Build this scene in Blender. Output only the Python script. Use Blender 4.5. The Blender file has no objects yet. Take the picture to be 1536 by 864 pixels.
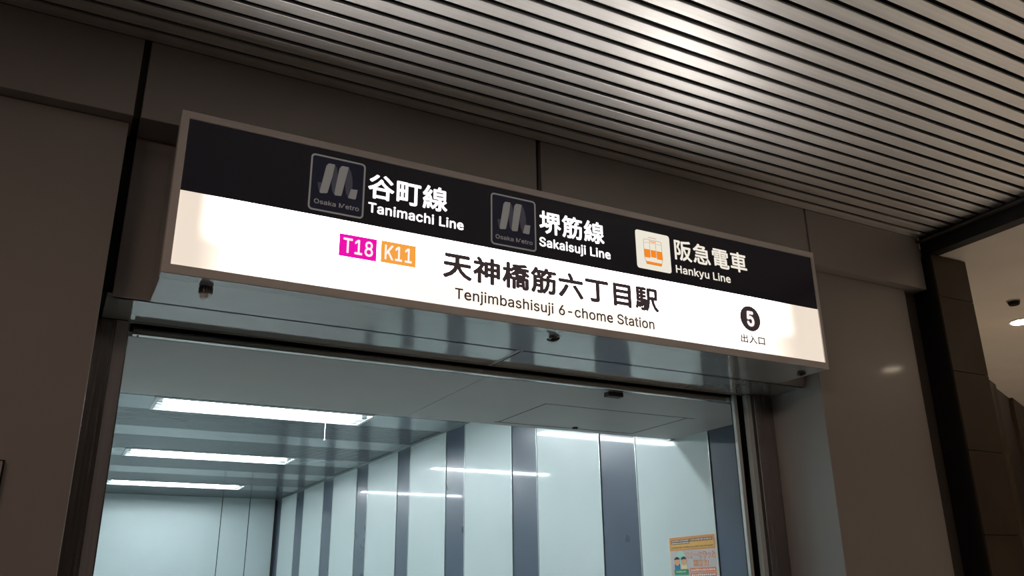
import bpy, bmesh, math, random
from mathutils import Matrix, Vector
random.seed(7)
S = bpy.context.scene
COL = S.collection
# ------------------------------------------------------------------ camera
CAM_R = [[0.884869, -0.4657, -0.01138], [-0.147806, -0.303842, 0.941187], [0.441769, 0.831146, 0.337693]]      # right, up, forward of the camera in world axes
FOCAL_PX = 1279.39
cam_data = bpy.data.cameras.new('camera')
cam_data.sensor_fit = 'HORIZONTAL'; cam_data.sensor_width = 36.0
cam_data.lens = FOCAL_PX / 1536 * 36.0
cam_data.clip_start = 0.05; cam_data.clip_end = 200
cam = bpy.data.objects.new('camera', cam_data); COL.objects.link(cam)
r, u, f = [Vector(v) for v in CAM_R]
M = Matrix(((r.x, u.x, -f.x), (r.y, u.y, -f.y), (r.z, u.z, -f.z))).to_4x4()
M.translation = (0, 0, 1.6)
cam.matrix_world = M
S.camera = cam
# ------------------------------------------------------------------ view, world
S.view_settings.view_transform = 'Standard'
S.view_settings.look = 'None'
S.view_settings.exposure = 0.0
S.view_settings.gamma = 1.0
S.view_settings.use_curve_mapping = False
S.cycles.use_denoising = True
S.cycles.sample_clamp_indirect = 6.0
S.cycles.max_bounces = 8
w = bpy.data.worlds.new('night'); S.world = w; w.use_nodes = True
bg = w.node_tree.nodes['Background']
bg.inputs[0].default_value = (1.0, 0.72, 0.55, 1); bg.inputs[1].default_value = 0.018

def lamp(name, kind, loc, energy, color, target=None, **kw):
    d = bpy.data.lights.new(name, kind); d.energy = energy; d.color = color
    for k, v in kw.items(): setattr(d, k, v)
    o = bpy.data.objects.new(name, d); COL.objects.link(o); o.location = loc
    if target is not None:
        o.rotation_euler = (Vector(target) - Vector(loc)).to_track_quat('-Z', 'Y').to_euler()
    return o
# added warm area lights, out of view, to brighten facade and jamb
lamp('added_left_light', 'AREA', (-7.5, -4.8, 3.95), 105, (1.0, 0.73, 0.58), (1.5, 3.0, 1.6), shape='RECTANGLE', size=3.5, size_y=0.8)
lamp('added_right_light', 'AREA', (6.5, -9.5, 4.4), 60, (1.0, 0.76, 0.60), (3.5, 3.0, 1.0), shape='DISK', size=2.2)  # second added light, behind the camera on the right

# ------------------------------------------------------------------ materials
def principled(name, color, rough=0.5, metal=0.0, spec=0.5, coat=0.0, emit=None, estr=0.0, coat_rough=0.08):
    m = bpy.data.materials.new(name); m.use_nodes = True
    b = m.node_tree.nodes['Principled BSDF']
    b.inputs['Base Color'].default_value = (*color, 1)
    b.inputs['Roughness'].default_value = rough
    b.inputs['Metallic'].default_value = metal
    b.inputs['Specular IOR Level'].default_value = spec
    b.inputs['Coat Weight'].default_value = coat
    b.inputs['Coat Roughness'].default_value = coat_rough
    if emit:
        b.inputs['Emission Color'].default_value = (*emit, 1)
        b.inputs['Emission Strength'].default_value = estr
    return m
def noise_look(m, color, amount=0.12, scale=(3, 3, 3), rough=None, rough_amt=0.08, bump=0.0, bump_scale=None, detail=5):
    """Uneven colour, gloss and relief from noise in the object's own space."""
    nt = m.node_tree; N = nt.nodes; L = nt.links
    b = N['Principled BSDF']
    tc = N.new('ShaderNodeTexCoord'); mp = N.new('ShaderNodeMapping'); mp.inputs['Scale'].default_value = scale
    nz = N.new('ShaderNodeTexNoise'); nz.inputs['Scale'].default_value = 1.0; nz.inputs['Detail'].default_value = detail
    L.new(tc.outputs['Object'], mp.inputs[0]); L.new(mp.outputs[0], nz.inputs['Vector'])
    cr = N.new('ShaderNodeMapRange'); cr.inputs['From Min'].default_value = 0.3; cr.inputs['From Max'].default_value = 0.7
    cr.inputs['To Min'].default_value = 1 - amount; cr.inputs['To Max'].default_value = 1 + amount
    L.new(nz.outputs['Fac'], cr.inputs['Value'])
    mx = N.new('ShaderNodeVectorMath'); mx.operation = 'SCALE'; mx.inputs[0].default_value = color
    L.new(cr.outputs[0], mx.inputs['Scale']); L.new(mx.outputs[0], b.inputs['Base Color'])
    if rough is not None:
        rr = N.new('ShaderNodeMapRange'); rr.inputs['From Min'].default_value = 0.3; rr.inputs['From Max'].default_value = 0.7
        rr.inputs['To Min'].default_value = max(0.02, rough - rough_amt); rr.inputs['To Max'].default_value = rough + rough_amt
        L.new(nz.outputs['Fac'], rr.inputs['Value']); L.new(rr.outputs[0], b.inputs['Roughness'])
    if bump:
        n2 = N.new('ShaderNodeTexNoise'); n2.inputs['Scale'].default_value = 1.0; n2.inputs['Detail'].default_value = 2
        m2 = N.new('ShaderNodeMapping'); m2.inputs['Scale'].default_value = bump_scale or scale
        L.new(tc.outputs['Object'], m2.inputs[0]); L.new(m2.outputs[0], n2.inputs['Vector'])
        bp = N.new('ShaderNodeBump'); bp.inputs['Strength'].default_value = 1.0; bp.inputs['Distance'].default_value = bump
        L.new(n2.outputs['Fac'], bp.inputs['Height']); L.new(bp.outputs[0], b.inputs['Normal'])
    return m
def emitter(name, color, strength):
    m = principled(name, (0.02, 0.02, 0.02), 0.4, emit=color, estr=strength)
    return m

MAT = {}
c = (0.43, 0.40, 0.38)
MAT['facade'] = noise_look(principled('enamelled_facade_panel', c, 0.3, coat=0.16, coat_rough=0.08), c, 0.03, (2, 2, 2), 0.32, 0.02)
c = (0.30, 0.29, 0.27)
MAT['soffit'] = noise_look(principled('glossy_soffit_panel', c, 0.09, spec=0.9, coat=0.6), c, 0.04, (3, 3, 3), 0.09, 0.02, 0.0010, (9, 5, 5))
c = (0.86, 0.81, 0.78)
MAT['sign_metal'] = noise_look(principled('sign_cabinet_paint', c, 0.4), c, 0.04, (4, 4, 4), 0.4, 0.05)
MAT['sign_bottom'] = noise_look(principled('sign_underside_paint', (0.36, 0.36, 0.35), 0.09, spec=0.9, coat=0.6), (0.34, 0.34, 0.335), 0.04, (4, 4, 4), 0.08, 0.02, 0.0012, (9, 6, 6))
MAT['joint'] = principled('black_joint', (0.004, 0.004, 0.004), 0.7)
MAT['fascia_joint'] = principled('recessed_fascia_joint', (0.05, 0.045, 0.042), 0.6)
MAT['rib_back'] = principled('dark_rib_backing', (0.04, 0.045, 0.05), 0.5)
MAT['void'] = principled('black_ceiling_void', (0.006, 0.006, 0.006), 0.9)
MAT['black_steel'] = principled('black_painted_steel', (0.006, 0.005, 0.005), 0.45)
c = (0.90, 0.88, 0.855)
MAT['slat'] = noise_look(principled('satin_aluminium_slat', c, 0.44, metal=0.62), c, 0.07, (0.6, 60, 60), 0.44, 0.06, 0.0002, (0.4, 140, 20))
c = (0.31, 0.29, 0.285)
MAT['stainless'] = noise_look(principled('brushed_dark_stainless', c, 0.26, metal=0.9), c, 0.06, (90, 90, 1.5), 0.24, 0.06, 0.0002, (160, 160, 2))
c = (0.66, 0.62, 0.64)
MAT['stainless_reflection'] = noise_look(principled('stainless_reflection_tone', c, 0.34, metal=0.7), c, 0.08, (90, 90, 1.5), 0.34, 0.06)  # paler stainless whose colour stands in for a reflection
c = (0.62, 0.63, 0.62)
MAT['bright_steel'] = noise_look(principled('bright_stainless', c, 0.22, metal=1.0), c, 0.08, (3, 3, 60), 0.22, 0.05)
c = (0.60, 0.68, 0.68)
MAT['white_panel'] = noise_look(principled('white_enamel_panel', c, 0.35, coat=0.36, coat_rough=0.05), c, 0.02, (2, 2, 2), 0.36, 0.04, 0.0004, (1.5, 1.5, 1.2))
c = (0.46, 0.54, 0.55)
MAT['end_panel'] = noise_look(principled('matt_end_wall_panel', c, 0.45), c, 0.02, (2, 2, 2), 0.45, 0.04)
c = (0.045, 0.062, 0.100)
MAT['blue_panel'] = noise_look(principled('slate_blue_enamel_panel', c, 0.3, coat=0.36, coat_rough=0.05), c, 0.05, (2, 2, 2), 0.3, 0.04, 0.0004, (1.5, 1.5, 1.2))
c = (0.30, 0.33, 0.34)
MAT['rib'] = noise_look(principled('ribbed_ceiling_metal', (0.2, 0.22, 0.235), 0.22, metal=0.25), (0.2, 0.22, 0.235), 0.05, (2, 20, 2), 0.22, 0.04)
MAT['plain_strip'] = noise_look(principled('plain_ceiling_metal', c, 0.15, metal=0.2), c, 0.04, (2, 4, 2), 0.16, 0.03)
c = (0.48, 0.465, 0.44)
MAT['board'] = noise_look(principled('painted_ceiling_board', c, 0.55), c, 0.06, (2.5, 2.5, 2.5), 0.5, 0.05, 0.0003, (40, 40, 40))
MAT['dark_line'] = principled('dark_gap', (0.012, 0.012, 0.013), 0.6)
MAT['alu'] = principled('aluminium_trim', (0.6, 0.63, 0.63), 0.3, metal=0.8)
MAT['reflector'] = principled('fixture_reflector', (0.42, 0.44, 0.46), 0.4)
MAT['fixture'] = principled('white_fixture_enamel', (0.85, 0.88, 0.88), 0.35)
MAT['guide_metal'] = principled('pale_guide_metal', (0.84, 0.88, 0.87), 0.35, metal=0.2)
MAT['socket'] = principled('pale_grey_plastic', (0.45, 0.48, 0.48), 0.45)
MAT['tube'] = emitter('fluorescent_tube_glow', (0.86, 0.97, 1.0), 80)
c = (0.060, 0.041, 0.022)
MAT['tile'] = noise_look(principled('ochre_stone_tile', c, 0.5), c, 0.12, (6, 6, 6), 0.5, 0.08)
MAT['brown_panel'] = principled('dark_brown_panel', (0.05, 0.036, 0.026), 0.4)
c = (0.74, 0.68, 0.61)
MAT['plaster'] = noise_look(principled('passage_ceiling_plaster', c, 0.8), c, 0.04, (3, 3, 3))
MAT['filler'] = principled('dark_filler_strip', (0.10, 0.085, 0.075), 0.5)
MAT['lamp_warm'] = emitter('warm_lamp_glow', (1.0, 0.82, 0.6), 40)
MAT['black_plastic'] = principled('black_plastic', (0.01, 0.009, 0.008), 0.4)
MAT['brown_plastic'] = principled('dark_brown_plastic', (0.035, 0.022, 0.016), 0.5)
c = (0.06, 0.058, 0.055)
MAT['paving'] = noise_look(principled('dark_paving', c, 0.6), c, 0.2, (4, 4, 4))
MAT['light_paving'] = noise_look(principled('light_stone_paving', (0.42, 0.38, 0.33), 0.5), (0.42, 0.38, 0.33), 0.1, (4, 4, 4))
c = (0.52, 0.52, 0.50)
MAT['inner_floor'] = noise_look(principled('grey_floor_stone', c, 0.35), c, 0.12, (5, 5, 5))
MAT['knurl'] = principled('weathered_latch_metal', (0.22, 0.2, 0.19), 0.4, metal=0.8)
MAT['rubber'] = principled('dark_latch_knob', (0.03, 0.027, 0.027), 0.5)
# sign print, backlit film, and unlit film with a faint added glow
MAT['sign_black'] = principled('sign_black_film', (0.006, 0.005, 0.009), 0.22, emit=(0.5, 0.4, 0.55), estr=0.008)
MAT['print_dark'] = principled('dark_sign_print', (0.02, 0.012, 0.014), 0.5, emit=(0.9, 0.6, 0.65), estr=0.035)
MAT['glow_white'] = emitter('backlit_white_letter', (1.0, 0.97, 0.97), 1.8)
MAT['glow_cream'] = emitter('backlit_cream_letter', (1.0, 0.93, 0.80), 0.88)
MAT['glow_plate'] = emitter('backlit_cream_plate', (1.0, 0.94, 0.80), 0.84)
MAT['glow_soft'] = emitter('backlit_badge_letter', (1.0, 0.92, 0.90), 1.0)
MAT['magenta'] = emitter('backlit_magenta', (0.84, 0.0, 0.40), 1.0)
MAT['ochre'] = emitter('backlit_ochre', (0.92, 0.36, 0.05), 1.0)
MAT['orange'] = emitter('backlit_orange', (0.92, 0.24, 0.012), 1.0)
MAT['thin_line'] = emitter('backlit_orange_grey_line', (0.42, 0.22, 0.10), 1.0)
MAT['navy'] = principled('navy_film', (0.014, 0.014, 0.035), 0.35, emit=(0.4, 0.4, 0.8), estr=0.010)  # emblem films are unlit; each gets a faint added emission
MAT['grey_film'] = principled('grey_film_added_glow', (0.26, 0.25, 0.235), 0.45, emit=(1, 0.95, 0.9), estr=0.105)
MAT['fold_film'] = principled('violet_grey_film', (0.07, 0.065, 0.09), 0.45, emit=(0.8, 0.75, 1.0), estr=0.03)

def sign_glow():
    """Milk glass in front of two lamps: bright over each lamp, weaker at the ends and between them."""
    m = principled('backlit_milk_panel', (0.5, 0.48, 0.45), 0.35)
    nt = m.node_tree; N = nt.nodes; L = nt.links; b = N['Principled BSDF']
    tc = N.new('ShaderNodeTexCoord'); sp = N.new('ShaderNodeSeparateXYZ'); L.new(tc.outputs['Object'], sp.inputs[0])
    mr = N.new('ShaderNodeMapRange'); mr.inputs['From Min'].default_value = -1.5; mr.inputs['From Max'].default_value = 1.5
    L.new(sp.outputs['X'], mr.inputs['Value'])
    rp = N.new('ShaderNodeValToRGB'); rp.color_ramp.interpolation = 'EASE'
    L.new(mr.outputs[0], rp.inputs['Fac'])
    els = rp.color_ramp.elements
    stops = [(0.03, 0.0), (0.115, 1.0), (0.18, 1.0), (0.27, 0.29), (0.64, 0.29), (0.72, 1.0), (0.80, 1.0), (0.95, 0.0)]
    els[0].position, els[0].color = stops[0][0], (stops[0][1],) * 3 + (1,)
    els[1].position, els[1].color = stops[-1][0], (stops[-1][1],) * 3 + (1,)
    for p, v in stops[1:-1]:
        e = els.new(p); e.color = (v, v, v, 1)
    mz = N.new('ShaderNodeMapRange'); mz.interpolation_type = 'SMOOTHSTEP'
    mz.inputs['From Min'].default_value = 0.115; mz.inputs['From Max'].default_value = 0.19
    mz.inputs['To Min'].default_value = 0.10; mz.inputs['To Max'].default_value = 1.0
    L.new(sp.outputs['Z'], mz.inputs['Value'])
    mu = N.new('ShaderNodeMath'); mu.operation = 'MULTIPLY'; L.new(rp.outputs['Color'], mu.inputs[0]); L.new(mz.outputs[0], mu.inputs[1])
    ma = N.new('ShaderNodeMath'); ma.operation = 'MULTIPLY_ADD'; L.new(mu.outputs[0], ma.inputs[0])
    ma.inputs[1].default_value = 16.0; ma.inputs[2].default_value = 0.80
    L.new(ma.outputs[0], b.inputs['Emission Strength'])
    b.inputs['Emission Color'].default_value = (1.0, 0.86, 0.74, 1)
    cm = N.new('ShaderNodeMix'); cm.data_type = 'RGBA'
    cm.inputs['A'].default_value = (1.0, 0.86, 0.72, 1); cm.inputs['B'].default_value = (1.0, 0.95, 0.90, 1)
    cl = N.new('ShaderNodeMath'); cl.operation = 'MULTIPLY'; cl.inputs[1].default_value = 5.0; cl.use_clamp = True
    L.new(mu.outputs[0], cl.inputs[0]); L.new(cl.outputs[0], cm.inputs['Factor'])
    L.new(cm.outputs['Result'], b.inputs['Emission Color'])
    return m
MAT['milk'] = sign_glow()

# ------------------------------------------------------------------ geometry helpers
class MB:
    """Collects shapes in world coordinates, then links them as one mesh object."""
    def __init__(s): s.bm = bmesh.new()
    def box(s, x0, x1, y0, y1, z0, z1, bev=0.0):
        t = bmesh.new()
        bmesh.ops.create_cube(t, size=1.0)
        for v in t.verts:
            v.co = ((x0 + x1) / 2 + v.co.x * (x1 - x0), (y0 + y1) / 2 + v.co.y * (y1 - y0), (z0 + z1) / 2 + v.co.z * (z1 - z0))
        if bev:
            bmesh.ops.bevel(t, geom=t.edges[:], offset=bev, segments=2, affect='EDGES', profile=0.6)
        s._add(t); return s
    def cyl(s, c, r, depth, axis='Z', seg=20, r2=None, bev=0.0):
        t = bmesh.new()
        bmesh.ops.create_cone(t, cap_ends=True, segments=seg, radius1=r, radius2=r if r2 is None else r2, depth=depth)
        if bev:
            es = [e for e in t.edges if abs(e.verts[0].co.z - e.verts[1].co.z) < 1e-6]
            bmesh.ops.bevel(t, geom=es, offset=bev, segments=2, affect='EDGES')
        rot = {'Z': Matrix(), 'X': Matrix.Rotation(math.pi / 2, 4, 'Y'), 'Y': Matrix.Rotation(math.pi / 2, 4, 'X')}[axis]
        t.transform(Matrix.Translation(c) @ rot)
        s._add(t); return s
    def ball(s, c, r, sx=1, sy=1, sz=1, seg=16):
        t = bmesh.new(); bmesh.ops.create_uvsphere(t, u_segments=seg, v_segments=seg // 2, radius=r)
        t.transform(Matrix.Translation(c) @ Matrix.Diagonal((sx, sy, sz, 1)))
        s._add(t); return s
    def prism(s, pts, d):
        """pts: a planar loop of 3-D points, extruded by vector d"""
        t = bmesh.new(); d = Vector(d)
        a = [t.verts.new(p) for p in pts]; b = [t.verts.new(Vector(p) + d) for p in pts]
        t.faces.new(a); t.faces.new(b[::-1]); n = len(a)
        for i in range(n): t.faces.new((a[i], b[i], b[(i + 1) % n], a[(i + 1) % n]))
        bmesh.ops.recalc_face_normals(t, faces=t.faces[:])
        s._add(t); return s
    def turn(s, c, axis, ang):
        s.bm.transform(Matrix.Translation(c) @ Matrix.Rotation(ang, 4, axis) @ Matrix.Translation(-Vector(c))); return s
    def _add(s, t):
        me = bpy.data.meshes.new('t'); t.to_mesh(me); t.free(); s.bm.from_mesh(me); bpy.data.meshes.remove(me)
    def build(s, name, mat, parent=None, smooth=False, label=None):
        me = bpy.data.meshes.new(name); s.bm.to_mesh(me); s.bm.free()
        return link(name, me, mat, parent, smooth, label)
def base_of(o):
    v = Vector(); 
    while o is not None: v += o.location; o = o.parent
    return v
def link(name, me, mat, parent=None, smooth=False, label=None):
    o = bpy.data.objects.new(name, me); COL.objects.link(o)
    if mat is not None: me.materials.append(MAT[mat] if isinstance(mat, str) else mat)
    if parent is not None:
        me.transform(Matrix.Translation(-base_of(parent))); o.parent = parent
    if smooth:
        for p in me.polygons: p.use_smooth = True
    if label: o['label'] = label
    return o
def thing(name, loc, label, cat, group=None):
    o = bpy.data.objects.new(name, None); COL.objects.link(o); o.location = loc; o.empty_display_size = 0.05
    o['label'] = label; o['category'] = cat
    if group: o['group'] = group
    return o
def setting(name, loc, label=None):
    o = bpy.data.objects.new(name, None); COL.objects.link(o); o.location = loc; o.empty_display_size = 0.05
    o['kind'] = 'structure'
    if label: o['label'] = label
    return o
def box(name, b, mat, parent=None, bev=0.0, label=None):
    return MB().box(*b, bev=bev).build(name, mat, parent, label=label)

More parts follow.
